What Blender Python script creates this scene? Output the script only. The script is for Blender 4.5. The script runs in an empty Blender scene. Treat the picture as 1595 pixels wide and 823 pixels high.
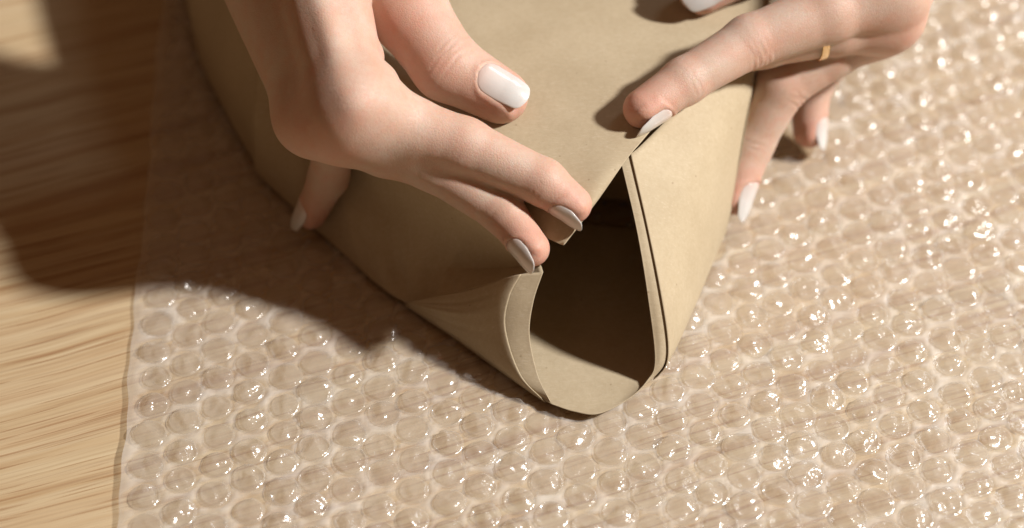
import bpy, math, random
import numpy as np

# ------------------------------------------------------------------ camera, light, exposure
S = 0.001                                   # everything below is written in millimetres
scene = bpy.context.scene
COL = scene.collection
ELEV = math.radians(48.0)                   # camera looks down at the table at this angle
DIST, FRAME_W = 700.0, 320.0                # mm from lens to the table point looked at, mm of table across the frame
SE, CE = math.sin(ELEV), math.cos(ELEV)
RIGHT = np.array([1.0, 0, 0]); UPV = np.array([0, SE, CE]); FWD = np.array([0, CE, -SE])
EYE = np.array([0, -DIST*CE, DIST*SE])

cam_d = bpy.data.cameras.new("camera"); cam = bpy.data.objects.new("camera", cam_d)
COL.objects.link(cam); scene.camera = cam
cam.location = EYE*S
cam.rotation_euler = (math.pi/2 - ELEV, 0, 0)
cam_d.sensor_width = 36.0; cam_d.lens = 36.0*DIST/FRAME_W
cam_d.clip_start = 0.05; cam_d.clip_end = 50
cam_d.dof.use_dof = True
cam_d.dof.focus_distance = 0.654
cam_d.dof.aperture_fstop = 5.0

world = bpy.data.worlds.new("World"); scene.world = world; world.use_nodes = True
bg = world.node_tree.nodes["Background"]
bg.inputs[0].default_value = (1.0, 0.52, 0.27, 1); bg.inputs[1].default_value = 0.120

def aim(o, target):
    from mathutils import Vector
    o.rotation_euler = (Vector(target)-o.location).to_track_quat('-Z', 'Y').to_euler()

def area(name, loc, target, size, power, color, shape='DISK', size_y=None):
    d = bpy.data.lights.new(name, 'AREA'); d.shape = shape; d.size = size
    if size_y: d.size_y = size_y
    d.energy = power; d.color = color
    o = bpy.data.objects.new(name, d); COL.objects.link(o); o.location = loc; aim(o, target)
    return o
LDIR = np.array([1.14, -0.08, 1.0]); LDIR /= np.linalg.norm(LDIR)
area("key_lamp", tuple(LDIR*2.0), (0, 0, 0.03), 0.17, 72.0, (1.0, 0.955, 0.91))
area("window_lamp", (0.95, 0.95, 1.30), (0.05, 0.0, 0.0), 0.40, 3.0, (0.90, 0.96, 1.0), 'RECTANGLE', 0.34)

scene.view_settings.view_transform = 'Standard'
scene.view_settings.look = 'None'
scene.view_settings.exposure = 0.0
scene.view_settings.gamma = 1.0
scene.cycles.max_bounces = 10
scene.cycles.transparent_max_bounces = 32
scene.cycles.caustics_reflective = False
scene.cycles.caustics_refractive = False
scene.cycles.sample_clamp_indirect = 6.0

# ------------------------------------------------------------------ helpers
ZB, ZK = 4.2, 0.80                            # bubble height; overall height of parcel and hands
def P(px, py, z):
    """Point of the place (mm) that stands at height z under the given pixel of the 1595-wide photograph."""
    if z > ZB: z = ZB+(z-ZB)*ZK
    k = FRAME_W/1595.0/DIST
    d = RIGHT*(px-797.5)*k + UPV*(411.5-py)*k + FWD
    t = (z-EYE[2])/d[2]
    return EYE + d*t

def project(p):
    q = np.asarray(p, float)-EYE
    w = q@FWD
    k = FRAME_W/1595.0/DIST
    return 797.5 + (q@RIGHT)/w/k, 411.5-(q@UPV)/w/k

def mesh_from(name, V, F, smooth=True):
    me = bpy.data.meshes.new(name)
    V = np.asarray(V, np.float64)*S
    me.from_pydata(V.tolist(), [], [list(map(int, f)) for f in F])
    me.polygons.foreach_set("use_smooth", [smooth]*len(me.polygons))
    me.update()
    return me

def link(name, me, mat=None, parent=None):
    o = bpy.data.objects.new(name, me); COL.objects.link(o)
    if mat is not None and not me.materials: me.materials.append(mat)
    if parent is not None:
        o.parent = parent
        o.matrix_parent_inverse = parent.matrix_basis.inverted()
    return o

def empty(name, loc):
    o = bpy.data.objects.new(name, None); COL.objects.link(o)
    o.location = np.asarray(loc)*S; o.empty_display_size = 0.01
    return o

def tag(o, label=None, cat=None, group=None, kind=None):
    if label: o["label"] = label
    if cat: o["category"] = cat
    if group: o["group"] = group
    if kind: o["kind"] = kind
    return o

# ------------------------------------------------------------------ materials
def new_mat(name):
    m = bpy.data.materials.new(name); m.use_nodes = True
    nt = m.node_tree; nt.nodes.clear()
    out = nt.nodes.new("ShaderNodeOutputMaterial")
    return m, nt, out
class N:
    """tiny node helper"""
    def __init__(s, nt): s.nt = nt
    def __call__(s, typ, props=None, **inp):
        n = s.nt.nodes.new(typ)
        for k, v in (props or {}).items(): setattr(n, k, v)
        for k, v in inp.items():
            key = k.replace("_", " ")
            if key.isdigit(): key = int(key)
            elif key.startswith("i") and key[1:].isdigit(): key = int(key[1:])
            sock = n.inputs[key]
            if hasattr(v, "is_output"): s.nt.links.new(v, sock)
            elif isinstance(v, bpy.types.Node): s.nt.links.new(v.outputs[0], sock)
            else: sock.default_value = v
        return n
    def ramp(s, fac, stops):
        n = s.nt.nodes.new("ShaderNodeValToRGB"); s.nt.links.new(fac, n.inputs[0])
        cr = n.color_ramp
        while len(cr.elements) < len(stops): cr.elements.new(0.5)
        for e, (p, c) in zip(cr.elements, stops):
            e.position = p; e.color = (*c, 1) if len(c) == 3 else c
        return n.outputs[0]
    def mixc(s, fac, a, b, mode='MIX'):
        n = s.nt.nodes.new("ShaderNodeMix"); n.data_type = 'RGBA'; n.blend_type = mode
        for sock, v in ((n.inputs[0], fac), (n.inputs[6], a), (n.inputs[7], b)):
            if hasattr(v, "is_output"): s.nt.links.new(v, sock)
            elif isinstance(v, (int, float)): sock.default_value = v
            else: sock.default_value = (*v, 1)
        return n.outputs[2]
    def math(s, op, a, b=0.0, clamp=False):
        n = s.nt.nodes.new("ShaderNodeMath"); n.operation = op; n.use_clamp = clamp
        for sock, v in ((n.inputs[0], a), (n.inputs[1], b)):
            if hasattr(v, "is_output"): s.nt.links.new(v, sock)
            else: sock.default_value = v
        return n.outputs[0]

def mat_wood():
    m, nt, out = new_mat("oak_wood"); n = N(nt)
    co = n("ShaderNodeTexCoord").outputs["Object"]
    mp = n("ShaderNodeMapping", Vector=co); mp.inputs["Rotation"].default_value = (0, 0, math.radians(-20)); 
    v = mp.outputs[0]
    warp = n("ShaderNodeTexNoise", Vector=v, Scale=9.0, Detail=2.0)
    wv = n("ShaderNodeVectorMath", {"operation": 'MULTIPLY_ADD'})
    nt.links.new(warp.outputs["Color"], wv.inputs[0]); wv.inputs[1].default_value = (0.0, 0.009, 0); nt.links.new(v, wv.inputs[2])
    def stretched(sx, sy, scale, detail, rough=0.55):
        q = n("ShaderNodeMapping", Vector=wv.outputs[0]); q.inputs["Scale"].default_value = (sx, sy, 1)
        return n("ShaderNodeTexNoise", Vector=q.outputs[0], Scale=scale, Detail=detail, Roughness=rough).outputs[0]
    broad = stretched(1.6, 30, 3.0, 3.0)
    grain = stretched(3.5, 150, 1.6, 4.0, 0.66)
    fine = stretched(9, 900, 1.4, 3.0, 0.6)
    pores = stretched(13, 520, 1.5, 2.0)
    base = n.ramp(grain, [(0.33, (0.37, 0.220, 0.105)), (0.45, (0.51, 0.375, 0.215)), (0.60, (0.585, 0.470, 0.295))])
    base = n.mixc(n.ramp(broad, [(0.35, (0, 0, 0)), (0.66, (0.45, 0.45, 0.45))]), base, (0.575, 0.432, 0.275))
    base = n.mixc(n.ramp(fine, [(0.34, (0.55, 0.55, 0.55)), (0.52, (0, 0, 0))]), base, (0.38, 0.26, 0.155))
    pf = n.ramp(pores, [(0.36, (0.7, 0.7, 0.7)), (0.43, (0, 0, 0))])
    base = n.mixc(pf, base, (0.33, 0.185, 0.09))
    bump = n("ShaderNodeBump", Strength=0.35, Distance=0.0004, Height=n.math('SUBTRACT', n.math('MULTIPLY', grain, 0.6), n.math('MULTIPLY', pf, 0.5)))
    b = n("ShaderNodeBsdfPrincipled", Base_Color=base, Roughness=0.5, Normal=bump)
    b.inputs["Specular IOR Level"].default_value = 0.3
    nt.links.new(b.outputs[0], out.inputs[0]); return m

def mat_paper():
    m, nt, out = new_mat("kraft_paper"); n = N(nt)
    co = n("ShaderNodeTexCoord").outputs["Object"]
    big = n("ShaderNodeTexNoise", Vector=co, Scale=55.0, Detail=4.0).outputs[0]
    mid = n("ShaderNodeTexNoise", Vector=co, Scale=700.0, Detail=4.0, Roughness=0.7).outputs[0]
    q = n("ShaderNodeMapping", Vector=co); q.inputs["Scale"].default_value = (420, 2600, 900); q.inputs["Rotation"].default_value = (0.2, 0.1, 0.5)
    fib = n("ShaderNodeTexNoise", Vector=q.outputs[0], Scale=1.0, Detail=2.0, Distortion=1.2).outputs[0]
    base = n.ramp(big, [(0.35, (0.455, 0.375, 0.250)), (0.65, (0.500, 0.418, 0.286))])
    base = n.mixc(n.ramp(mid, [(0.35, (0.30, 0.30, 0.30)), (0.6, (0, 0, 0))]), base, (0.37, 0.29, 0.18))
    base = n.mixc(n.ramp(fib, [(0.56, (0, 0, 0)), (0.72, (0.30, 0.30, 0.30))]), base, (0.64, 0.56, 0.43))
    vor = n("ShaderNodeTexVoronoi", Vector=co, Scale=190.0); vor.inputs["Randomness"].default_value = 1.0
    speck = n.ramp(vor.outputs["Distance"], [(0.035, (0.45, 0.45, 0.45)), (0.075, (0, 0, 0))])
    base = n.mixc(speck, base, (0.18, 0.11, 0.055))
    h = n.math('ADD', n.math('MULTIPLY', mid, 0.6), n.math('MULTIPLY', fib, 0.6))
    bump = n("ShaderNodeBump", Strength=0.35, Distance=0.00022, Height=h)
    big2 = n("ShaderNodeTexNoise", Vector=co, Scale=38.0, Detail=2.0).outputs[0]
    bump2 = n("ShaderNodeBump", Strength=0.18, Distance=0.004, Height=big2, Normal=bump)
    b = n("ShaderNodeBsdfPrincipled", Base_Color=base, Roughness=0.72, Normal=bump2)
    b.inputs["Specular IOR Level"].default_value = 0.3
    tr = n("ShaderNodeBsdfTranslucent", Color=(0.62, 0.30, 0.10, 1), Normal=bump2)
    mx = n("ShaderNodeMixShader", Fac=0.10, i1=b, i2=tr)
    nt.links.new(mx.outputs[0], out.inputs[0]); return m

def mat_film(name, haze, use_attr):
    """thin polythene: clear, glossy at grazing angles, a little milky"""
    m, nt, out = new_mat(name); n = N(nt)
    co = n("ShaderNodeTexCoord").outputs["Object"]
    oi = n("ShaderNodeObjectInfo").outputs["Random"]
    off = n("ShaderNodeCombineXYZ", X=oi, Y=n.math('MULTIPLY', oi, 7.3), Z=0.0)
    vec = n("ShaderNodeVectorMath", {"operation": 'ADD'}); nt.links.new(co, vec.inputs[0]); nt.links.new(off.outputs[0], vec.inputs[1])
    nz = n("ShaderNodeTexNoise", Vector=vec.outputs[0], Scale=300.0 if not use_attr else 130.0, Detail=2.0, Roughness=0.5, Distortion=0.6).outputs[0]
    nz2 = n("ShaderNodeTexVoronoi", {"feature": 'SMOOTH_F1'}, Vector=vec.outputs[0], Scale=420.0 if not use_attr else 150.0).outputs[0]
    bump = n("ShaderNodeBump", Strength=0.45, Distance=0.0013, Height=n.math('ADD', nz, n.math('MULTIPLY', nz2, 0.6)))
    lw = n("ShaderNodeLayerWeight", Blend=0.5)
    fac = n.math('ADD', n.math('MULTIPLY', n.math('POWER', lw.outputs["Facing"], 3.0), 0.34), 0.075)
    clear = n("ShaderNodeBsdfTransparent", Color=(0.985, 0.98, 0.975, 1))
    gl = n("ShaderNodeBsdfAnisotropic", Color=(1, 1, 1, 1), Roughness=0.19, Normal=bump)
    mx = n("ShaderNodeMixShader", Fac=fac, i1=clear, i2=gl)
    df = n("ShaderNodeBsdfDiffuse", Color=(0.95, 0.945, 0.915, 1))
    tl = n("ShaderNodeBsdfTranslucent", Color=(0.95, 0.945, 0.915, 1))
    milky = n("ShaderNodeMixShader", Fac=0.45, i1=df, i2=tl)
    if use_attr:
        at = n("ShaderNodeAttribute", {"attribute_name": "haze"}).outputs["Fac"]
        var = n("ShaderNodeTexNoise", Vector=co, Scale=45.0, Detail=3.0).outputs[0]
        hz = n.math('MULTIPLY', n.math('MULTIPLY', at, haze), n.math('ADD', n.math('MULTIPLY', var, 1.8), 0.1))
    else:
        hz = haze
    mx2 = n("ShaderNodeMixShader", Fac=hz, i1=mx, i2=milky)
    nt.links.new(mx2.outputs[0], out.inputs[0]); return m

def mat_skin():
    m, nt, out = new_mat("skin"); n = N(nt)
    co = n("ShaderNodeTexCoord").outputs["Object"]
    fl = n("ShaderNodeAttribute", {"attribute_name": "flush"}).outputs["Fac"]
    mott = n("ShaderNodeTexNoise", Vector=co, Scale=85.0, Detail=4.0, Roughness=0.6).outputs[0]
    fine = n("ShaderNodeTexNoise", Vector=co, Scale=900.0, Detail=3.0).outputs[0]
    base = n.mixc(n.ramp(mott, [(0.35, (0, 0, 0)), (0.68, (1, 1, 1))]), (0.545, 0.425, 0.345), (0.530, 0.350, 0.265))
    blot = n("ShaderNodeTexNoise", Vector=co, Scale=240.0, Detail=5.0, Roughness=0.7).outputs[0]
    base = n.mixc(n.ramp(blot, [(0.46, (0, 0, 0)), (0.72, (0.50, 0.50, 0.50))]), base, (0.56, 0.30, 0.22))
    base = n.mixc(n.math('MULTIPLY', fl, 0.9), base, (0.575, 0.255, 0.185))
    base = n.mixc(n.ramp(fine, [(0.4, (0, 0, 0)), (0.7, (0.20, 0.20, 0.20))]), base, (0.46, 0.30, 0.22))
    vor = n("ShaderNodeTexVoronoi", {"feature": 'DISTANCE_TO_EDGE'}, Vector=co, Scale=1150.0).outputs[0]
    q = n("ShaderNodeMapping", Vector=co); q.inputs["Scale"].default_value = (500, 900, 700)
    ln = n("ShaderNodeTexNoise", Vector=q.outputs[0], Scale=1.0, Detail=3.0, Distortion=1.0).outputs[0]
    h = n.math('ADD', n.math('MINIMUM', n.math('MULTIPLY', vor, 5.0), 0.5), n.math('MULTIPLY', ln, 0.7))
    bump = n("ShaderNodeBump", Strength=0.40, Distance=0.00022, Height=h)
    b = n("ShaderNodeBsdfPrincipled", Base_Color=base, Roughness=0.50, Normal=bump)
    b.inputs["Specular IOR Level"].default_value = 0.38
    b.inputs["Subsurface Weight"].default_value = 0.55
    b.inputs["Subsurface Radius"].default_value = (1.0, 0.36, 0.2)
    b.inputs["Subsurface Scale"].default_value = 0.0030
    nt.links.new(b.outputs[0], out.inputs[0]); return m

def mat_nail():
    m, nt, out = new_mat("milky_nail_polish"); n = N(nt)
    co = n("ShaderNodeTexCoord").outputs["Object"]
    mott = n("ShaderNodeTexNoise", Vector=co, Scale=160.0, Detail=2.0).outputs[0]
    al = n("ShaderNodeAttribute", {"attribute_name": "along"}).outputs["Fac"]
    bed = n.mixc(mott, (0.60, 0.455, 0.405), (0.61, 0.49, 0.445)); tip = n.mixc(mott, (0.565, 0.555, 0.535), (0.60, 0.595, 0.58))
    base = n.mixc(n.ramp(al, [(0.02, (0, 0, 0)), (0.30, (0.62, 0.62, 0.62)), (0.75, (1, 1, 1))]), bed, tip)
    b = n("ShaderNodeBsdfPrincipled", Base_Color=base, Roughness=0.20)
    b.inputs["Subsurface Weight"].default_value = 0.3
    b.inputs["Subsurface Radius"].default_value = (1.0, 0.7, 0.6)
    b.inputs["Subsurface Scale"].default_value = 0.0012
    b.inputs["Coat Weight"].default_value = 0.4
    b.inputs["Coat Roughness"].default_value = 0.08
    nt.links.new(b.outputs[0], out.inputs[0]); return m

def mat_gold():
    m, nt, out = new_mat("gold"); n = N(nt)
    b = n("ShaderNodeBsdfPrincipled", Base_Color=(0.90, 0.67, 0.40, 1), Metallic=1.0, Roughness=0.24)
    nt.links.new(b.outputs[0], out.inputs[0]); return m

def mat_carton():
    m, nt, out = new_mat("grey_board"); n = N(nt)
    co = n("ShaderNodeTexCoord").outputs["Object"]
    nz = n("ShaderNodeTexNoise", Vector=co, Scale=500.0, Detail=3.0).outputs[0]
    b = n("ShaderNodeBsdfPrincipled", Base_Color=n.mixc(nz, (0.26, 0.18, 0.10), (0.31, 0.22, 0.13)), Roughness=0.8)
    nt.links.new(b.outputs[0], out.inputs[0]); return m

WOOD, PAPER, SKIN, NAIL, GOLD, BOARD = mat_wood(), mat_paper(), mat_skin(), mat_nail(), mat_gold(), mat_carton()
FILM = mat_film("polythene_film", 0.58, True)
DOME = mat_film("polythene_bubble", 0.145, False)

# ------------------------------------------------------------------ table
def build_table():
    x0, x1, y0, y1, t, r = -620, 760, -420, 620, 28.0, 3.0
    V, F = [], []
    prof = [(0, -t), (0, -r), (r*0.3, -r*0.3), (r, 0)]
    for inset, z in prof:
        V += [(x0+inset, y0+inset, z), (x1-inset, y0+inset, z), (x1-inset, y1-inset, z), (x0+inset, y1-inset, z)]
    for k in range(len(prof)-1):
        for i in range(4):
            j = (i+1) % 4
            F.append((k*4+i, k*4+j, k*4+4+j, k*4+4+i))
    F.append((3, 2, 1, 0)); b = 4*(len(prof)-1); F.append((b, b+1, b+2, b+3))
    o = link("table", mesh_from("table", V, F, False), WOOD)
    tag(o, "light oak wooden tabletop with fine streaky grain beneath the bubble wrap", "table")
build_table()

# ------------------------------------------------------------------ surfaces from a net of control points
def catmull(pts, t):
    """pts (n,...) ; t array of parameters 0..n-1"""
    pts = np.asarray(pts, float); n = len(pts)
    ext = np.concatenate([[2*pts[0]-pts[1]], pts, [2*pts[-1]-pts[-2]]])
    i = np.clip(np.floor(t).astype(int), 0, n-2); f = (t-i).reshape((-1,)+(1,)*(pts.ndim-1))
    p0, p1, p2, p3 = ext[i], ext[i+1], ext[i+2], ext[i+3]
    return 0.5*((2*p1)+(-p0+p2)*f+(2*p0-5*p1+4*p2-p3)*f**2+(-p0+3*p1-3*p2+p3)*f**3)

def pchip(pts, n):
    """like catmull but without overshoot, over the first axis, n samples"""
    p = np.asarray(pts, float); d = p[1:]-p[:-1]
    m = np.empty_like(p); m[0] = d[0]; m[-1] = d[-1]
    a, b = d[:-1], d[1:]
    m[1:-1] = np.where(a*b > 0, 2*a*b/np.where(np.abs(a+b) < 1e-9, 1, a+b), 0)
    t = np.linspace(0, len(p)-1, n); i = np.clip(np.floor(t).astype(int), 0, len(p)-2)
    f = (t-i).reshape((-1,)+(1,)*(p.ndim-1))
    return (2*f**3-3*f**2+1)*p[i]+(f**3-2*f**2+f)*m[i]+(-2*f**3+3*f**2)*p[i+1]+(f**3-f**2)*m[i+1]

def vnoise(p, scale, seed=0):
    """smooth pseudo-noise from a few sine waves, -1..1"""
    rs = np.random.RandomState(seed); out = 0
    for k in range(6):
        d = rs.normal(size=3); d /= np.linalg.norm(d)
        out = out + np.sin((p@d)/scale*(0.7+0.25*k)*2.2 + rs.uniform(0, 6.28))/(1+0.35*k)
    return out/2.6

def net(rows, nu, nv, dense=None):
    """rows: list of control rows (each a list of points); returns grid (nv, nu, 3)"""
    R = np.array([[np.asarray(p, float) for p in r] for r in rows])
    m = R.shape[1]
    cols = catmull(np.swapaxes(R, 0, 1), np.linspace(0, m-1, nu))     # (nu, rows, 3)
    return pchip(np.swapaxes(cols, 0, 1), nv)

def grid_normals(G):
    du = np.gradient(G, axis=1); dv = np.gradient(G, axis=0)
    nn = np.cross(du, dv); L = np.linalg.norm(nn, axis=2, keepdims=True)
    return nn/np.maximum(L, 1e-9)

def sheet(name, G, parent, thick=0.22, flip=False, label=None):
    nv, nu = G.shape[:2]
    V = G.reshape(-1, 3)
    F = [(j*nu+i, j*nu+i+1, (j+1)*nu+i+1, (j+1)*nu+i) for j in range(nv-1) for i in range(nu-1)]
    if flip: F = [f[::-1] for f in F]
    o = link(name, mesh_from(name, V, F), PAPER, parent)
    md = o.modifiers.new("thickness", 'SOLIDIFY'); md.thickness = thick*S; md.offset = 0.0
    if label: o["label"] = label
    return o

# ------------------------------------------------------------------ parcel
MT = (846, 424, 39); KK = (632, 473, ZB+1); BL = (395, 266, ZB); TL = (402, 66, 60)
TR = (1188, 55, 64); BR = (1130, 352, ZB+2)
FOOT = [P(*q)[:2] for q in ((295, -10, 4), (312, 95, 4), BL, (505, 368, 4), KK, (742, 553, 4), (858, 628, 4), (930, 644, 4),
                            (988, 612, 4), (1030, 560, 4), (1085, 465, 4), BR, (1165, 250, 4), (1205, 90, 4), (1215, -10, 4))]

parcel = empty("paper_parcel", P(700, 250, ZB))
tag(parcel, "brown kraft paper parcel with one end still open, being wrapped on the bubble wrap", "parcel")

def build_parcel():
    # --- lower left triangle of the open end: inner ply right up to the mouth, outer ply starting 7 mm behind it
    mouth = [P(859, 629, 3.6), P(838, 585, 9), P(825, 522, 20), P(831, 470, 30), P(*MT)]
    hem = [P(852, 626, 2.8), P(812, 583, 9), P(789, 512, 21), P(795, 462, 31), P(813, 427, 38)]
    m1 = [P(748, 556, 1.8), P(738, 538, 8), P(728, 505, 15), P(729, 478, 20), P(737, 450, 24)]
    kk = [P(632+dx, 473+dy, 2.0+dz) for dx, dy, dz in ((0, 0, 0), (1, 0, .7), (2, -1, 1.3), (3, -1, 1.9), (4, -2, 2.4))]
    G = net([mouth, hem, m1, kk], 36, 60)
    nn = grid_normals(G)
    if nn[30, 18] @ (EYE-G[30, 18]) < 0: nn = -nn
    uu = np.linspace(0, 4, 36)[None, :, None]; vv = np.linspace(0, 1, 60)[:, None, None]
    for u0, am, wd in ((0.9, 0.22, 0.20), (1.75, -0.28, 0.20), (2.6, 0.35, 0.24), (3.3, -0.25, 0.2)):
        G = G + nn*am*np.maximum(0, 1-np.abs(uu-u0)/wd)*np.clip((vv-0.35)*3, 0, 1)*np.clip((1.02-vv)*5, 0, 1)
    wr = vnoise(G, 22, 3)[..., None]*np.linspace(0.1, 1, 60)[:, None, None]*0.5
    G = G + nn*wr
    sheet("inner_ply", G, parcel)
    lift = np.sin(np.linspace(0.0, 3.14, 36))[None, :, None]
    k0 = 20
    O = G[k0:] + nn[k0:]*(0.40+0.25*lift*np.linspace(1, 0, 60-k0)[:, None, None])
    sheet("outer_ply", O, parcel)

    # --- upper left side of the open end: from the crease and the bottom edge up to the top flap
    low = [P(846, 424, 36), P(738, 449, 20), P(634, 472, 3.8), P(510, 374, 2.0), P(395, 266, 2.4)]
    mid = [P(842, 414, 36), P(742, 418, 19), P(640, 405, 14), P(515, 300, 18), P(393, 200, 26)]
    mid2 = [P(838, 403, 43), P(750, 372, 34), P(648, 330, 31), P(518, 228, 34), P(398, 125, 46)]
    top = [P(838, 390, 51), P(772, 336, 55), P(655, 258, 58), P(524, 160, 60), P(*TL)]
    G = net([low, mid, mid2, top], 70, 50)
    nn = grid_normals(G)
    if nn[25, 35] @ (EYE-G[25, 35]) < 0: nn = -nn
    u = np.linspace(0, 4, 70)[None, :, None]; v = np.linspace(0, 1, 50)[:, None, None]
    fold = -1.6*np.exp(-((u-2.05-0.55*v)/0.10)**2)*np.exp(-((v-.05)/.35)**2) + 1.3*np.exp(-((u-2.32-0.2*v)/0.12)**2)*np.exp(-(v/.4)**2)
    for u0, sl, am in ((1.55, -0.35, 0.9), (1.75, -0.1, -0.8), (2.55, 0.75, 0.9), (3.1, 0.5, -0.8)):
        G = G + nn*am*np.maximum(0, 1-np.abs(u-u0-sl*v)/0.13)*np.clip(v*8, 0, 1)*np.clip((0.8-v)*2, 0, 1)
    G = G + nn*(vnoise(G, 20, 5)[..., None]*0.7 + fold)*np.clip(v*6, 0, 1)*np.clip((4-u)*2.5, 0, 1)*np.clip(u*4, 0, 1)
    sheet("side_fold", G, parcel)

    # --- floor of the open end and the right hand wall, one curved sheet
    mouth = [P(858.5, 629.5, ZB-.3), P(893, 641, ZB-.4), P(932, 645, ZB-.4), P(979, 622, ZB), P(1007, 594, 6.5), P(1020, 562, 13), P(1010, 470, 33), P(992, 360, 51), P(965, 244, 65)]
    hem = [P(853, 625, ZB-.4), P(893, 610, ZB-.4), P(940, 615, ZB-.4), P(990, 600, ZB), P(1022, 580, 7), P(1035, 546, 15), P(1026, 460, 34), P(1006, 350, 52), P(981, 240, 65.5)]
    m1 = [P(640, 477, ZB-.7), P(760, 478, ZB-.2), P(900, 470, ZB-.2), P(1000, 480, ZB), P(1068, 484, ZB+1), P(1079, 455, 14), P(1078, 375, 34), P(1075, 275, 52), P(1062, 165, 65)]
    bk = [P(398, 268, ZB-.7), P(560, 300, ZB), P(760, 330, ZB), P(960, 350, ZB), P(1105, 368, ZB), P(1133, 345, 9), P(1150, 260, 29), P(1168, 160, 48), P(*TR)]
    G = net([mouth, hem, m1, bk], 90, 60)
    nn = grid_normals(G)
    if nn[30, 75] @ (EYE-G[30, 75]) < 0: nn = -nn
    v = np.linspace(0, 1, 60)[:, None, None]
    G = G + nn*(vnoise(G, 30, 9)[..., None]*0.7)*np.clip(v*2, 0, 1)
    sheet("floor_ply", G, parcel)
    i0, j0 = 41, 20
    lift = np.ones(90)[None, :, None]
    O = G[j0:, i0:] + nn[j0:, i0:]*(0.42 + 0.30*np.exp(-np.linspace(0, 8, 60-j0))[:, None, None])
    sheet("outer_ply", O, parcel)

    # --- top: the box top running on into the pointed end flap
    rows = [
        [P(250, -420, 60), P(420, -420, 62), P(640, -420, 62), P(860, -420, 62), P(1080, -420, 62), P(1240, -420, 62)],
        [P(315, -120, 60), P(470, -120, 62), P(660, -120, 62.5), P(850, -120, 62.5), P(1040, -120, 62.5), P(1210, -120, 63)],
        [P(402, 66, 60), P(540, 70, 62.5), P(690, 75, 63.5), P(850, 75, 64), P(1020, 65, 64.5), P(1188, 40, 65)],
        [P(590, 205, 59), P(680, 210, 62), P(770, 205, 64), P(870, 195, 65), P(985, 175, 66.5), P(1093, 116, 66.5)],
        [P(760, 316, 55), P(795, 308, 57.5), P(835, 300, 60), P(880, 290, 61.5), P(935, 270, 64), P(985, 240, 65)],
        [P(846, 368, 51.5), P(856, 360, 53), P(872, 350, 54.5), P(890, 345, 55.5), P(908, 338, 57), P(921, 322, 58)],
        [P(874, 381, 50.5), P(875.5, 381.5, 50.6), P(877, 382, 50.8), P(878, 382, 51), P(879.5, 380.5, 51.2), P(881, 378, 51.5)],
    ]
    G = net(rows, 60, 110)
    # the tip of the flap curls over a little; straight right edge kept
    nn = grid_normals(G)
    if nn[50, 30][2] < 0: nn = -nn
    v = np.linspace(0, 1, 110)[:, None, None]
    G = G + nn*vnoise(G, 45, 12)[..., None]*0.9*np.clip((1-v)*3, 0, 1)
    sheet("top_flap", G, parcel)

    # --- left side of the box behind the open end
    a = [P(406, 269, 2.4), P(405, 203, 26), P(411, 128, 46), P(415, 70, 59)]
    b = [P(350, 175, ZB), P(340, 95, 26), P(347, 20, 46), P(352, -35, 60)]
    c = [P(312, 90, ZB), P(300, 5, 26), P(308, -70, 46), P(312, -125, 60)]
    d = [P(293, -20, ZB), P(268, -110, 26), P(280, -200, 46), P(290, -235, 60)]
    e = [P(270, -160, ZB), P(240, -280, 26), P(244, -370, 46), P(248, -425, 60)]
    G = net([a, b, c, d, e], 30, 60)
    nn = grid_normals(G)
    G = G + nn*vnoise(G, 25, 21)[..., None]*0.8*np.clip(np.linspace(0, 5, 60), 0, 1)[:, None, None]
    sheet("side_panel", G, parcel)
    # --- right side of the box behind the wall
    a = [P(1130, 352, 6), P(1150, 260, 29), P(1168, 160, 48), P(1188, 45, 64.5)]
    b = [P(1175, 160, 5), P(1190, 70, 29), P(1198, -10, 48), P(1208, -115, 63)]
    c = [P(1205, -40, 5), P(1222, -150, 29), P(1230, -270, 48), P(1238, -415, 62)]
    G = net([a, b, c], 24, 40)
    sheet("side_panel", G, parcel)
    # --- the carton inside
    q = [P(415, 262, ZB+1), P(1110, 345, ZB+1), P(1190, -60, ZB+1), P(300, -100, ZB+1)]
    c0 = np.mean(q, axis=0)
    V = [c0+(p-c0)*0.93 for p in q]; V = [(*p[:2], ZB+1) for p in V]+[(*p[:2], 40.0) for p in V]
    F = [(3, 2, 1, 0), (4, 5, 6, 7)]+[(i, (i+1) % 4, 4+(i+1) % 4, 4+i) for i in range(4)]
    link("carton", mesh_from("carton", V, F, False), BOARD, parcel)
build_parcel()

# ------------------------------------------------------------------ bubble wrap
def inside_poly(pt, poly):
    x, y = pt; c = False; j = len(poly)-1
    for i in range(len(poly)):
        xi, yi = poly[i]; xj, yj = poly[j]
        if (yi > y) != (yj > y) and x < (xj-xi)*(y-yi)/(yj-yi)+xi: c = not c
        j = i
    return c

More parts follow.
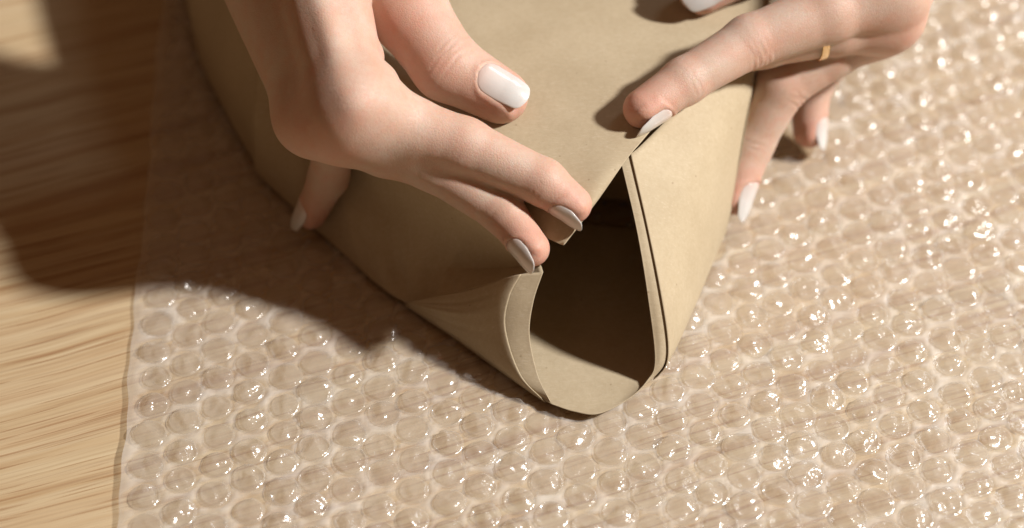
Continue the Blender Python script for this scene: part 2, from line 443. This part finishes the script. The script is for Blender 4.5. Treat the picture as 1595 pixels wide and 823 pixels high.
def build_wrap():
    rnd = random.Random(4); rs = np.random.RandomState(4)
    A, B = P(181, 830, 0), P(247, 80, 0)
    ey = (B-A)/np.linalg.norm(B-A); ex = np.array([ey[1], -ey[0], 0])
    pitch = 11.0; cw = pitch*math.sqrt(3)/2; R = 4.5
    wrap = empty("bubble_wrap", A)
    tag(wrap, "clear bubble wrap sheet lying on the oak table under the paper parcel", "bubble wrap")
    cent = []
    foot_c = np.mean(np.array(FOOT), axis=0)
    inner = [tuple(foot_c+(np.array(p)-foot_c)*0.965) for p in FOOT]
    for i in range(0, 40):
        for j in range(-6, 33):
            c = A + ex*(7.6+i*cw) + ey*((j+0.5*(i % 2))*pitch)
            w = np.array([vnoise(c*1.0, 60, 31), vnoise(c, 60, 32), 0])*1.2
            c = c + w + np.array([rs.uniform(-.7, .7), rs.uniform(-.7, .7), 0])
            c[2] = 0.5
            cent.append(c)
    C = np.array(cent)
    # film: a fine sheet whose milkiness stops where each bubble begins
    nx, ny = 300, 300
    W, H0, H1 = 372.0, -60.0, 345.0
    gx = np.linspace(0, W, nx); gy = np.linspace(H0, H1, ny)
    GX, GY = np.meshgrid(gx, gy)
    Pt = A[None, None]+ex*GX[..., None]+ey*GY[..., None]
    edge = np.exp(-GX/6.0)*(0.5*np.sin(GY/17.0)+0.35*np.sin(GY/5.7+1)+0.2*np.sin(GY/2.3))
    Pt = Pt + ex*edge[..., None]
    # distance to nearest bubble by lattice buckets
    flat = Pt.reshape(-1, 3); dist = np.full(len(flat), 99.0)
    for s in range(0, len(flat), 3000):
        blk = flat[s:s+3000]
        d = np.linalg.norm(blk[:, None, :2]-C[None, :, :2], axis=2)
        dist[s:s+3000] = d.min(axis=1)
    haze = np.clip((dist-R+0.35+0.9*vnoise(flat, 3.2, 44)+0.5*vnoise(flat, 1.3, 45))/1.9, 0.26, 1.0)
    gxf = GX.reshape(-1)
    haze = np.maximum(haze*np.clip(0.45+gxf/9.0, 0, 1), 0.62*np.exp(-(gxf/0.7)**2))
    z = 0.45 + 0.22*vnoise(flat, 14, 41) + 0.9*np.exp(-(gxf/5)**2)*(0.6+0.6*np.sin(GY.reshape(-1)/17)) + 0.35*np.clip(dist-R, 0, 1.2)
    flat[:, 2] = np.maximum(z, 0.12)
    F = [(j*nx+i, j*nx+i+1, (j+1)*nx+i+1, (j+1)*nx+i) for j in range(ny-1) for i in range(nx-1)]
    me = mesh_from("film", flat, F)
    at = me.attributes.new("haze", 'FLOAT', 'POINT'); at.data.foreach_set("value", haze.astype(np.float32))
    link("film", me, FILM, wrap)
    # a dozen bubble shapes, each creased in its own way
    prof = [(1.13, 0.05), (1.03, 0.25), (0.985, 0.9), (0.955, 1.7), (0.91, 2.4), (0.85, 2.9), (0.76, 3.2), (0.65, 3.42), (0.53, 3.55), (0.41, 3.64), (0.29, 3.7), (0.15, 3.75)]
    seg = 30
    meshes, raw = [], []
    for k in range(24):
        rs2 = np.random.RandomState(100+k); V = []
        th = np.arange(seg)*2*math.pi/seg
        h = rs2.uniform(0.75, 1.0) if k % 3 else rs2.uniform(0.35, 0.65)
        for r, zz in prof:
            for t in th: V.append((R*r*math.cos(t), R*r*math.sin(t), zz*h))
        V.append((0, 0, 3.77*h)); V = np.array(V)
        topw = np.clip(V[:, 2]/3.0, 0, 1)
        # folds: straight creases across the dome, and one flattened dent
        for q in range(rs2.randint(7, 13)):
            a = rs2.uniform(0, 6.28); tl = math.tan(math.radians(rs2.uniform(8, 55))); o = rs2.uniform(0.3, 3.6)
            pl = h*rs2.uniform(2.9, 3.7) - tl*(V[:, 0]*math.cos(a)+V[:, 1]*math.sin(a)-o)
            w = np.clip((V[:, 2]-0.5)/1.0, 0, 1)
            V[:, 2] = V[:, 2]*(1-w)+w*np.maximum(np.minimum(V[:, 2], pl), 0.6)
        disp = np.zeros(len(V))
        for q in range(rs2.randint(4, 8)):
            a = rs2.uniform(0, 6.28); o = rs2.uniform(-3.6, 3.6)
            s = V[:, 0]*math.cos(a)+V[:, 1]*math.sin(a)-o
            disp += rs2.uniform(-.85, .55)*np.maximum(0, 1-np.abs(s)/rs2.uniform(0.9, 2.4))
        a = rs2.uniform(0, 6.28); c = np.array([math.cos(a), math.sin(a)])*rs2.uniform(1, 3.5)
        disp -= rs2.uniform(0.3, 1.5)*np.exp(-((V[:, 0]-c[0])**2+(V[:, 1]-c[1])**2)/5.0)
        V[:, 2] += disp*topw
        rad = 1+rs2.uniform(.04,.15)*np.sin(3*np.arctan2(V[:, 1], V[:, 0])+rs2.uniform(0, 6))*topw+rs2.uniform(.03,.10)*np.sin(5*np.arctan2(V[:, 1], V[:, 0])+rs2.uniform(0, 6))*topw
        V[:, :2] *= rad[:, None]
        V[:, 2] = np.maximum(V[:, 2], 0.03)
        n = len(prof); F = []
        for j in range(n-1):
            for i in range(seg):
                F.append((j*seg+i, j*seg+(i+1) % seg, (j+1)*seg+(i+1) % seg, (j+1)*seg+i))
        for i in range(seg): F.append(((n-1)*seg+i, (n-1)*seg+(i+1) % seg, n*seg))
        me = mesh_from("bubble", V, F); me.materials.append(DOME)
        meshes.append(me); raw.append((V, F))
    view, rest = [], []
    for c in C:
        if inside_poly(c[:2], inner): continue
        x, y = project(c+np.array([0, 0, 2]))
        if -10 < x < 1605 and -8 < y < 835:
            if inside_poly((x, y), [project(np.array([*p, 20.0])) for p in inner]): rest.append(c); continue
            view.append((np.linalg.norm(c-EYE), c))
        elif -150 < x < 1760 and -160 < y < 960: rest.append(c)
    view.sort(key=lambda q: q[0])
    for k, (_, c) in enumerate(view[:300]):
        o = link("bubble", meshes[rnd.randrange(24)], None, wrap)
        o.location = c*S; o.rotation_euler = (0, 0, rnd.uniform(0, 6.28)); k = rnd.uniform(0.90, 1.08); o.scale = (k, k, rnd.uniform(0.55, 0.95))
    rest += [c for _, c in view[300:]]
    VV, FF, off = [], [], 0
    for c in rest:
        V, F = raw[rnd.randrange(24)]; a = rnd.uniform(0, 6.28); ca, sa = math.cos(a), math.sin(a)
        Q = np.stack([V[:, 0]*ca-V[:, 1]*sa, V[:, 0]*sa+V[:, 1]*ca, V[:, 2]], 1)+c
        VV.append(Q); FF += [tuple(i+off for i in f) for f in F]; off += len(V)
    o = link("far_bubbles", mesh_from("far_bubbles", np.concatenate(VV), FF), DOME, wrap)
    o["kind"] = "stuff"
    print("bubbles in view", len(view), "rest", len(rest))
build_wrap()

# ------------------------------------------------------------------ hands
def round_cone(p, a, b, r1, r2):
    ba = b-a; l2 = ba@ba; rr = r1-r2; a2 = l2-rr*rr; il2 = 1.0/l2
    pa = p-a; y = pa@ba; z = y-l2
    x2 = np.sum((pa*l2-np.outer(y, ba))**2, axis=1)
    y2 = y*y*l2; z2 = z*z*l2
    k = np.sign(rr)*rr*rr*x2
    res = (np.sqrt(x2*a2*il2)+y*rr)*il2-r1
    m1 = np.sign(z)*a2*z2 > k; m2 = np.sign(y)*a2*y2 < k
    res = np.where(m1, np.sqrt(x2+z2)*il2-r2, res)
    res = np.where(~m1 & m2, np.sqrt(x2+y2)*il2-r1, res)
    return res
def smin(a, b, k):
    h = np.maximum(k-np.abs(a-b), 0)/k
    return np.minimum(a, b)-h*h*k*0.25

def surface_nets(D, org, h):
    ins = D < 0
    c = np.zeros(tuple(s-1 for s in D.shape), int)
    for dx in (0, 1):
        for dy in (0, 1):
            for dz in (0, 1):
                c += ins[dx:D.shape[0]-1+dx, dy:D.shape[1]-1+dy, dz:D.shape[2]-1+dz]
    act = (c > 0) & (c < 8)
    idx = -np.ones(act.shape, int); cells = np.argwhere(act); idx[act] = np.arange(len(cells))
    acc = np.zeros((len(cells), 3)); cnt = np.zeros(len(cells))
    corners = [(x, y, z) for x in (0, 1) for y in (0, 1) for z in (0, 1)]
    for a in corners:
        for ax in range(3):
            if a[ax] == 0:
                b = list(a); b[ax] = 1
                da = D[cells[:, 0]+a[0], cells[:, 1]+a[1], cells[:, 2]+a[2]]
                db = D[cells[:, 0]+b[0], cells[:, 1]+b[1], cells[:, 2]+b[2]]
                m = (da < 0) != (db < 0)
                t = np.where(m, da/np.where(m, da-db, 1), 0)
                pt = np.array(a, float)[None].repeat(len(cells), 0); pt[:, ax] += t
                acc[m] += pt[m]; cnt[m] += 1
    V = (cells+acc/cnt[:, None])*h+org
    F = []
    for ax in range(3):
        u, w = (ax+1) % 3, (ax+2) % 3
        sl0 = [slice(None)]*3; sl1 = [slice(None)]*3
        sl0[ax] = slice(0, -1); sl1[ax] = slice(1, None)
        diff = ins[tuple(sl0)] != ins[tuple(sl1)]
        e = np.argwhere(diff)
        e = e[(e[:, u] > 0) & (e[:, w] > 0) & (e[:, u] < D.shape[u]-1) & (e[:, w] < D.shape[w]-1)]
        s = ins[e[:, 0], e[:, 1], e[:, 2]]
        def cell(du, dw):
            q = e.copy(); q[:, u] += du; q[:, w] += dw
            return idx[q[:, 0], q[:, 1], q[:, 2]]
        a, b, c2, d = cell(-1, -1), cell(0, -1), cell(0, 0), cell(-1, 0)
        quad = np.stack([a, b, c2, d], 1)
        quad[~s] = quad[~s][:, ::-1]
        F.append(quad)
    return V, np.concatenate(F)

class Hand:
    def __init__(s):
        s.fingers = {}; s.palm = []; s.bumps = []; s.creases = []; s.flush = []; s.nails = []; s.cuts = []; s.web = np.array([0, 0, 0, 30.0, 0.0])
    def pt(s, q): return np.array([*P(q[0], q[1], q[2]), q[3]])
    def finger(s, name, pts): s.fingers[name] = [s.pt(q) for q in pts]
    def cap(s, a, b, k=8.0): s.palm.append((s.pt(a), s.pt(b), k))
    def bump(s, q, k=4.0): s.bumps.append((s.pt(q), k))
    def field(s, p):
        D = None
        for a, b, k in s.palm:
            d = round_cone(p, a[:3], b[:3], a[3], b[3])
            D = d if D is None else smin(D, d, k)
        FD = None
        kf = 0.9+s.web[4]*np.exp(-np.sum((p-s.web[:3])**2, axis=1)/s.web[3]**2)
        for nm, pts in s.fingers.items():
            d = None
            for a, b in zip(pts[:-1], pts[1:]):
                e = round_cone(p, a[:3], b[:3], a[3], b[3])
                d = e if d is None else smin(d, e, 2.2)
            if nm == "thumb": TH = d
            else: FD = d if FD is None else smin(FD, d, kf)
        D = smin(smin(D, FD, 9.0), TH, 2.0)
        for q, k in s.bumps: D = smin(D, np.linalg.norm(p-q[:3], axis=1)-q[3], k)
        for a, b, r, k in s.cuts:
            d = -round_cone(p, a, b, r, r)
            D = -smin(-D, -d, k) if False else np.maximum(D, d)+np.maximum(k-np.abs(D-d), 0)**2/k*0.25
        return D
    def disp(s, p):
        o = 0.10*vnoise(p, 7, 51)
        for c, t, nh, lines, depth, width, lat, sig in s.creases:
            q = p-c; t = t/np.linalg.norm(t); nh = nh-(nh@t)*t; nh /= np.linalg.norm(nh); b = np.cross(t, nh)
            la = q@b; al = q@t; up = q@nh
            m = np.clip(up/2.5+0.4, 0, 1)*np.exp(-(la/lat)**2)*(np.abs(al) < 8)
            for k, (off, curv, amp) in enumerate(lines):
                sN = al-off-curv*(la/6)**2-0.25*np.sin(la*0.8+k*2.1)
                o = o-depth*amp*m*np.exp(-(sN/sig)**2) + 0.35*depth*amp*m*np.exp(-((np.abs(sN)-2*sig)/sig)**2)
        for f, nh, a0, a1, hd, tw in s.nails:
            pa, pb = s.fingers[f][-2], s.fingers[f][-1]
            d = unit(pb[:3]-pa[:3]); nn = unit(nh-(nh@d)*d); b = np.cross(d, nn)
            q = p-pb[:3]; a = q@d; y = np.abs(q@b); up = q@nn
            u = np.clip((a-a0)/(a1-a0), 0, 1)
            w = nail_width(u, pb[3], hd, tw)
            e = np.where(a < a0, np.hypot(a0-a, y), y-w)
            m = (up > 0)*np.clip((pb[3]*0.9-a)/2.0, 0, 1)*(np.linalg.norm(q-d*np.clip(a, -14, 0)[:, None], axis=1) < pb[3]*1.7)
            o = o + m*(0.36*np.exp(-((e-0.75)/0.75)**2) - 0.45*np.clip(-e/0.8, 0, 1))
        return o
    def build(s, h=0.75):
        prim = [q for a, b, _ in s.palm for q in (a, b)]+[q for f in s.fingers.values() for q in f]
        lo = np.min([q[:3]-q[3] for q in prim], axis=0)-8; hi = np.max([q[:3]+q[3] for q in prim], axis=0)+8
        ch = h*4
        n = np.ceil((hi-lo)/ch).astype(int)+1
        ax = [lo[i]+ch*np.arange(n[i]) for i in range(3)]
        X = np.stack(np.meshgrid(*ax, indexing='ij'), -1).reshape(-1, 3)
        Dc = s.field(X).reshape(n)
        nf = (n-1)*4+1
        D = np.empty(nf, np.float32); 
        rep = Dc.repeat(4, 0).repeat(4, 1).repeat(4, 2)[:nf[0], :nf[1], :nf[2]]
        D[:] = rep
        near = np.argwhere(np.abs(rep) < ch*2.0)
        pts = lo+near*h
        vals = np.concatenate([s.field(pts[i:i+200000]) for i in range(0, len(pts), 200000)])
        D[near[:, 0], near[:, 1], near[:, 2]] = vals
        V, F = surface_nets(D, lo, h)
        e = 0.15
        def grad(V):
            g = np.zeros_like(V)
            for i in range(3):
                d = np.zeros(3); d[i] = e
                g[:, i] = s.field(V+d)-s.field(V-d)
            return g/np.maximum(np.linalg.norm(g, axis=1, keepdims=True), 1e-9)
        for _ in range(2): V = V-grad(V)*np.clip(s.field(V), -h, h)[:, None]
        V = V+grad(V)*s.disp(V)[:, None]
        return V, F
    def flush_at(s, V):
        f = np.zeros(len(V))
        for c, r, a in s.flush: f = np.maximum(f, a*np.exp(-np.sum((V-c)**2, axis=1)/(r*r)))
        return f

def unit(v): v = np.asarray(v, float); return v/np.linalg.norm(v)
TOCAM = -FWD
def hint(r=0.0, u=0.0, c=0.0): return unit(RIGHT*r+UPV*u+TOCAM*c)

def nail_width(u, r0, half_deg, tip_w):
    w = np.sin(np.radians(half_deg))*r0*np.ones_like(u)
    w = np.where(u < 0.26, w*(0.10+0.90*np.sqrt(np.clip(1-(1-u/0.26)**2, 0, 1))), w)
    w = np.where(u > 0.45, w*(1-(1-tip_w)*np.clip((u-0.45)/0.55, 0, 1)**1.7), w)
    return np.where(u > 0.84, w*(0.12+0.88*np.sqrt(np.clip(1-((u-0.84)/0.16)**2, 0, 1))), w)

def nail(parent, H, f, nh, a0, a1, half_deg=52, tip_w=0.62, lift=0.18):
    """curved nail plate on the last bone of finger f: from a0 to a1 mm along the bone, measured from the last joint centre"""
    pa, pb = H.fingers[f][-2], H.fingers[f][-1]
    d = unit(pb[:3]-pa[:3]); n = unit(nh-(nh@d)*d); b = np.cross(d, n)
    r0 = pb[3]
    na, nt = 22, 15
    rows = []
    for i in range(na):
        u = i/(na-1); a = a0+(a1-a0)*u
        w = float(nail_width(np.array(u), r0, half_deg, tip_w))
        row = []
        for j in range(nt):
            s = -1+2*j/(nt-1); y = w*s
            Rc = r0*0.97
            z = math.sqrt(max(Rc*Rc-y*y, 0))-Rc
            cx = pb[:3]+d*(a+(0.9*(s*s)*(-1 if False else 1) if u < 0.2 else 0)*0)+b*y
            top = r0+lift+max(-a, 0)*(pa[3]-r0)/np.linalg.norm(pb[:3]-pa[:3])-0.012*(max(a-1.0, 0))**2*2.2 - (0.5*(1-u/0.10) if u < 0.10 else 0)
            row.append(cx+n*(top+z*1.05))
        rows.append(row)
    G = np.array(rows)
    V = G.reshape(-1, 3)
    F = [(j*nt+i, j*nt+i+1, (j+1)*nt+i+1, (j+1)*nt+i) for j in range(na-1) for i in range(nt-1)]
    me = mesh_from("fingernail", V, F)
    at = me.attributes.new("along", 'FLOAT', 'POINT')
    at.data.foreach_set("value", np.repeat(np.linspace(0, 1, na), nt).astype(np.float32))
    o = link("fingernail", me, NAIL, parent)
    md = o.modifiers.new("thickness", 'SOLIDIFY'); md.thickness = 0.38*S; md.offset = 0
    sb = o.modifiers.new("round", 'SUBSURF'); sb.levels = 1; sb.render_levels = 1
    return o

def make_hand(H, name, label):
    V, F = H.build()
    root = None
    me = mesh_from(name, V, F)
    at = me.attributes.new("flush", 'FLOAT', 'POINT'); at.data.foreach_set("value", H.flush_at(V).astype(np.float32))
    o = link(name, me, SKIN)
    tag(o, label, "hand")
    print(name, len(V))
    return o

def knuckle(H, f, k, nh, depth=0.35, lat=5.0, sig=0.42, n=4, spacing=1.25):
    pts = H.fingers[f]; c = pts[k][:3]; t = unit(pts[k+1][:3]-pts[k-1][:3])
    rs = np.random.RandomState(len(f)*7+k)
    lines = [((i-(n-1)/2)*spacing+rs.uniform(-.25, .25), rs.uniform(-.6, .6)+(i-(n-1)/2)*0.25, rs.uniform(.5, 1.0)) for i in range(n)]
    H.creases.append((c, t, nh, lines, depth, 1.0, lat, sig))

# --- the hand on the picture's left: thumb on the flap, first two fingers pinching the paper edge
R = Hand()
R.finger("index", [(557, 162, 92, 10.0), (638, 201, 80, 9.3), (722, 227, 76, 8.1), (846, 284, 67.5, 6.7), (893, 319, 62, 5.5)])
R.finger("middle", [(534, 186, 85, 10.2), (604, 228, 71, 8.8), (677, 258, 66, 7.5), (783, 331, 56.5, 6.3), (828, 387, 52, 5.3)])
R.finger("ring", [(492, 180, 78, 9.3), (524, 213, 57, 6.9), (512, 275, 32, 6.1), (484, 333, 13.5, 4.9)])
R.finger("little", [(492, 160, 76, 8.5), (545, 185, 58, 6.2), (580, 190, 62, 5.2), (585, 170, 68, 4.6)])
R.finger("thumb", [(588, -70, 97, 14.0), (638, 22, 89, 11.7), (695, 103, 79.5, 10.3), (780, 150, 72.5, 8.2)])
R.web = np.array([*P(565, 178, 98), 30.0, 6.0])
R.cap((468, -150, 113, 14.5), (551, 160, 92, 9.9)); R.cap((452, -150, 112, 16), (530, 178, 85, 9.9))
R.cap((395, -150, 107, 15), (490, 180, 78, 9.6)); R.cap((350, -150, 100, 13), (486, 168, 70, 9.0))
R.cap((551, 162, 92, 9.2), (530, 182, 84, 9.4)); R.cap((530, 182, 84, 9.4), (490, 181, 78, 9.2))
R.cap((490, -130, 109, 15), (588, -70, 97, 14.0))
R.cap((440, -150, 117, 21), (430, -330, 270, 25))
R.cap((450, -60, 84, 12), (515, 130, 72, 10)); R.cap((430, -60, 78, 11), (505, 150, 62, 8.5))  # hidden palm flesh, bulked downward to stop light slipping under the hand
R.cap((560, 186, 74, 8.5), (622, 226, 62, 7.2), 4.0)  # unseen web mass added to close a lit gap in the hand's shadow
R.cap((462, -100, 121, 2.6), (546, 160, 101, 2.8), 5.0); R.cap((440, -100, 119, 2.6), (518, 178, 94.5, 2.8), 5.0)
R.bump((572, 88, 94, 4.8), 2.0); R.bump((594, 124, 92, 4.2), 3.0)
knuckle(R, "index", 2, hint(u=-.5, c=.8), .07); knuckle(R, "index", 3, hint(u=-.7, c=.6), 0.14, 4, .35, 3, 1.0)
knuckle(R, "middle", 2, hint(u=-.7, c=.6), .10); knuckle(R, "middle", 3, hint(u=-.7, c=.6), 0.25, 4, .35, 3, 1.0)
knuckle(R, "thumb", 2, hint(u=.3, c=.9), 0.30, 6.5, .40, 4, 1.9)
knuckle(R, "ring", 2, hint(r=-.8, c=.5), 0.25, 4, .35, 3, 1.0)
for f, a in (("index", .8), ("middle", .8), ("ring", .9), ("thumb", .75)):
    R.flush.append((R.fingers[f][-1][:3], 9.0 if f != "thumb" else 13.0, a))
R.flush.append((P(625, 40, 97), 16, .5)); R.flush.append((P(480, 215, 86), 16, .45)); R.flush.append((P(715, 250, 87), 9, .4)); R.flush.append((P(535, 200, 100), 11, .35)); R.flush.append((P(690, 290, 75), 9, .4)); R.flush.append((P(690, 110, 88), 8, .35)); R.flush.append((P(840, 300, 70), 6, .3))
R.nails = [("thumb", hint(u=.34, r=.12, c=.93), -8.5, 8.0, 38, .80),
           ("index", hint(u=-.95, c=.30), -5.0, 6.3, 48, .60),
           ("middle", hint(u=-.76, r=-.22, c=.58), -5.0, 6.8, 48, .60),
           ("ring", hint(r=-.93, u=-.1, c=.36), -5.0, 6.5, 52, .62)]
rh = make_hand(R, "hand", "hand at left with thumb on the paper flap and two fingers pinching its tip")
for spec in R.nails: nail(rh, R, *spec)


# --- the hand on the picture's right: ring on it, pressing the flap and the side of the parcel
L = Hand()
L.finger("index", [(1385, -18, 86, 11.0), (1290, 20, 84, 9.2), (1168, 65, 80, 7.9), (1066, 127, 75.5, 6.9), (1003, 170, 72.5, 6.2)])
L.finger("middle", [(1378, 22, 72, 10.5), (1302, 43, 73.5, 8.5), (1190, 68, 73, 7.3), (1150, 85, 70, 6.0)])
L.finger("ring", [(1372, 30, 62, 10.0), (1293, 78, 58, 8.9), (1215, 132, 48, 8.5), (1168, 222, 28, 7.5), (1143, 305, 14, 6.1)])
L.finger("little", [(1385, 5, 52, 9.0), (1310, 70, 40, 6.7), (1262, 140, 23, 6.4), (1261, 205, 10.2, 5.4)])
L.finger("thumb", [(1360, -210, 92, 14), (1270, -118, 88, 11.8), (1178, -66, 80, 9.9), (1095, -18, 73, 8.0)])
L.cap((1430, -300, 105, 16), (1385, -18, 86, 11.0)); L.cap((1450, -300, 98, 16), (1378, 22, 72, 10.5))
L.cap((1465, -300, 90, 15), (1375, 25, 62, 10.0)); L.cap((1475, -300, 82, 14), (1385, 5, 52, 9.0))
L.cap((1420, -300, 100, 17), (1360, -210, 92, 14))
L.cap((1450, -300, 98, 21), (1580, -560, 105, 25))
knuckle(L, "index", 2, hint(u=-.75, c=.6), .2, 5.5, .5, 5, 1.7)
knuckle(L, "index", 3, hint(u=-.4, c=.8), 0.13, 5, .38, 2, 1.6)
knuckle(L, "ring", 2, hint(r=.9, c=.4), .35, 4.5, .45, 3, 1.5); knuckle(L, "ring", 3, hint(r=.2, c=.9), .2, 4, .35, 2, 1.4)
for f, a in (("index", .8), ("ring", .9), ("little", .9), ("thumb", .95)):
    L.flush.append((L.fingers[f][-1][:3], 10.0, a))
L.flush.append((P(1400, 40, 72), 14, .5)); L.flush.append((P(1180, 75, 80), 9, .25)); L.flush.append((P(1225, 130, 48), 9, .35))
L.nails = [("index", hint(u=-.95, r=.15, c=.22), -6.0, 7.0, 52, .6),
           ("ring", hint(r=.88, u=-.05, c=.42), -6.0, 7.5, 52, .6),
           ("little", hint(r=.9, u=.0, c=.40), -5.0, 6.0, 52, .6),
           ("thumb", hint(u=-.15, r=-.05, c=.95), -7.0, 9.0, 50, .72)]
lh = make_hand(L, "hand", "hand wearing a thin gold ring, pressing the flap and side of the parcel")
for spec in L.nails: nail(lh, L, *spec)


# --- gold ring on the second finger
def build_ring():
    pts = L.fingers["middle"]; a, b = pts[1], pts[2]
    c = a+(b-a)*0.28; d = unit(b[:3]-a[:3])
    n = unit(UPV-(UPV@d)*d); m = np.cross(d, n)
    ro, ri, w = c[3]+0.75, c[3]-0.4, 1.2
    V, F = [], []; seg = 64
    prof = [(ri, -w), (ro-.25, -w), (ro, -w+.3), (ro, w-.3), (ro-.25, w), (ri, w)]
    for i in range(seg):
        t = 2*math.pi*i/seg
        for r, x in prof: V.append(c[:3]+d*x+(n*math.cos(t)+m*math.sin(t))*r)
    k = len(prof)
    for i in range(seg):
        for j in range(k):
            F.append((i*k+j, i*k+(j+1) % k, ((i+1) % seg)*k+(j+1) % k, ((i+1) % seg)*k+j))
    o = link("ring", mesh_from("ring", V, F, False), GOLD)
    tag(o, "thin plain gold band ring worn on a finger of the hand at right", "ring")
build_ring()
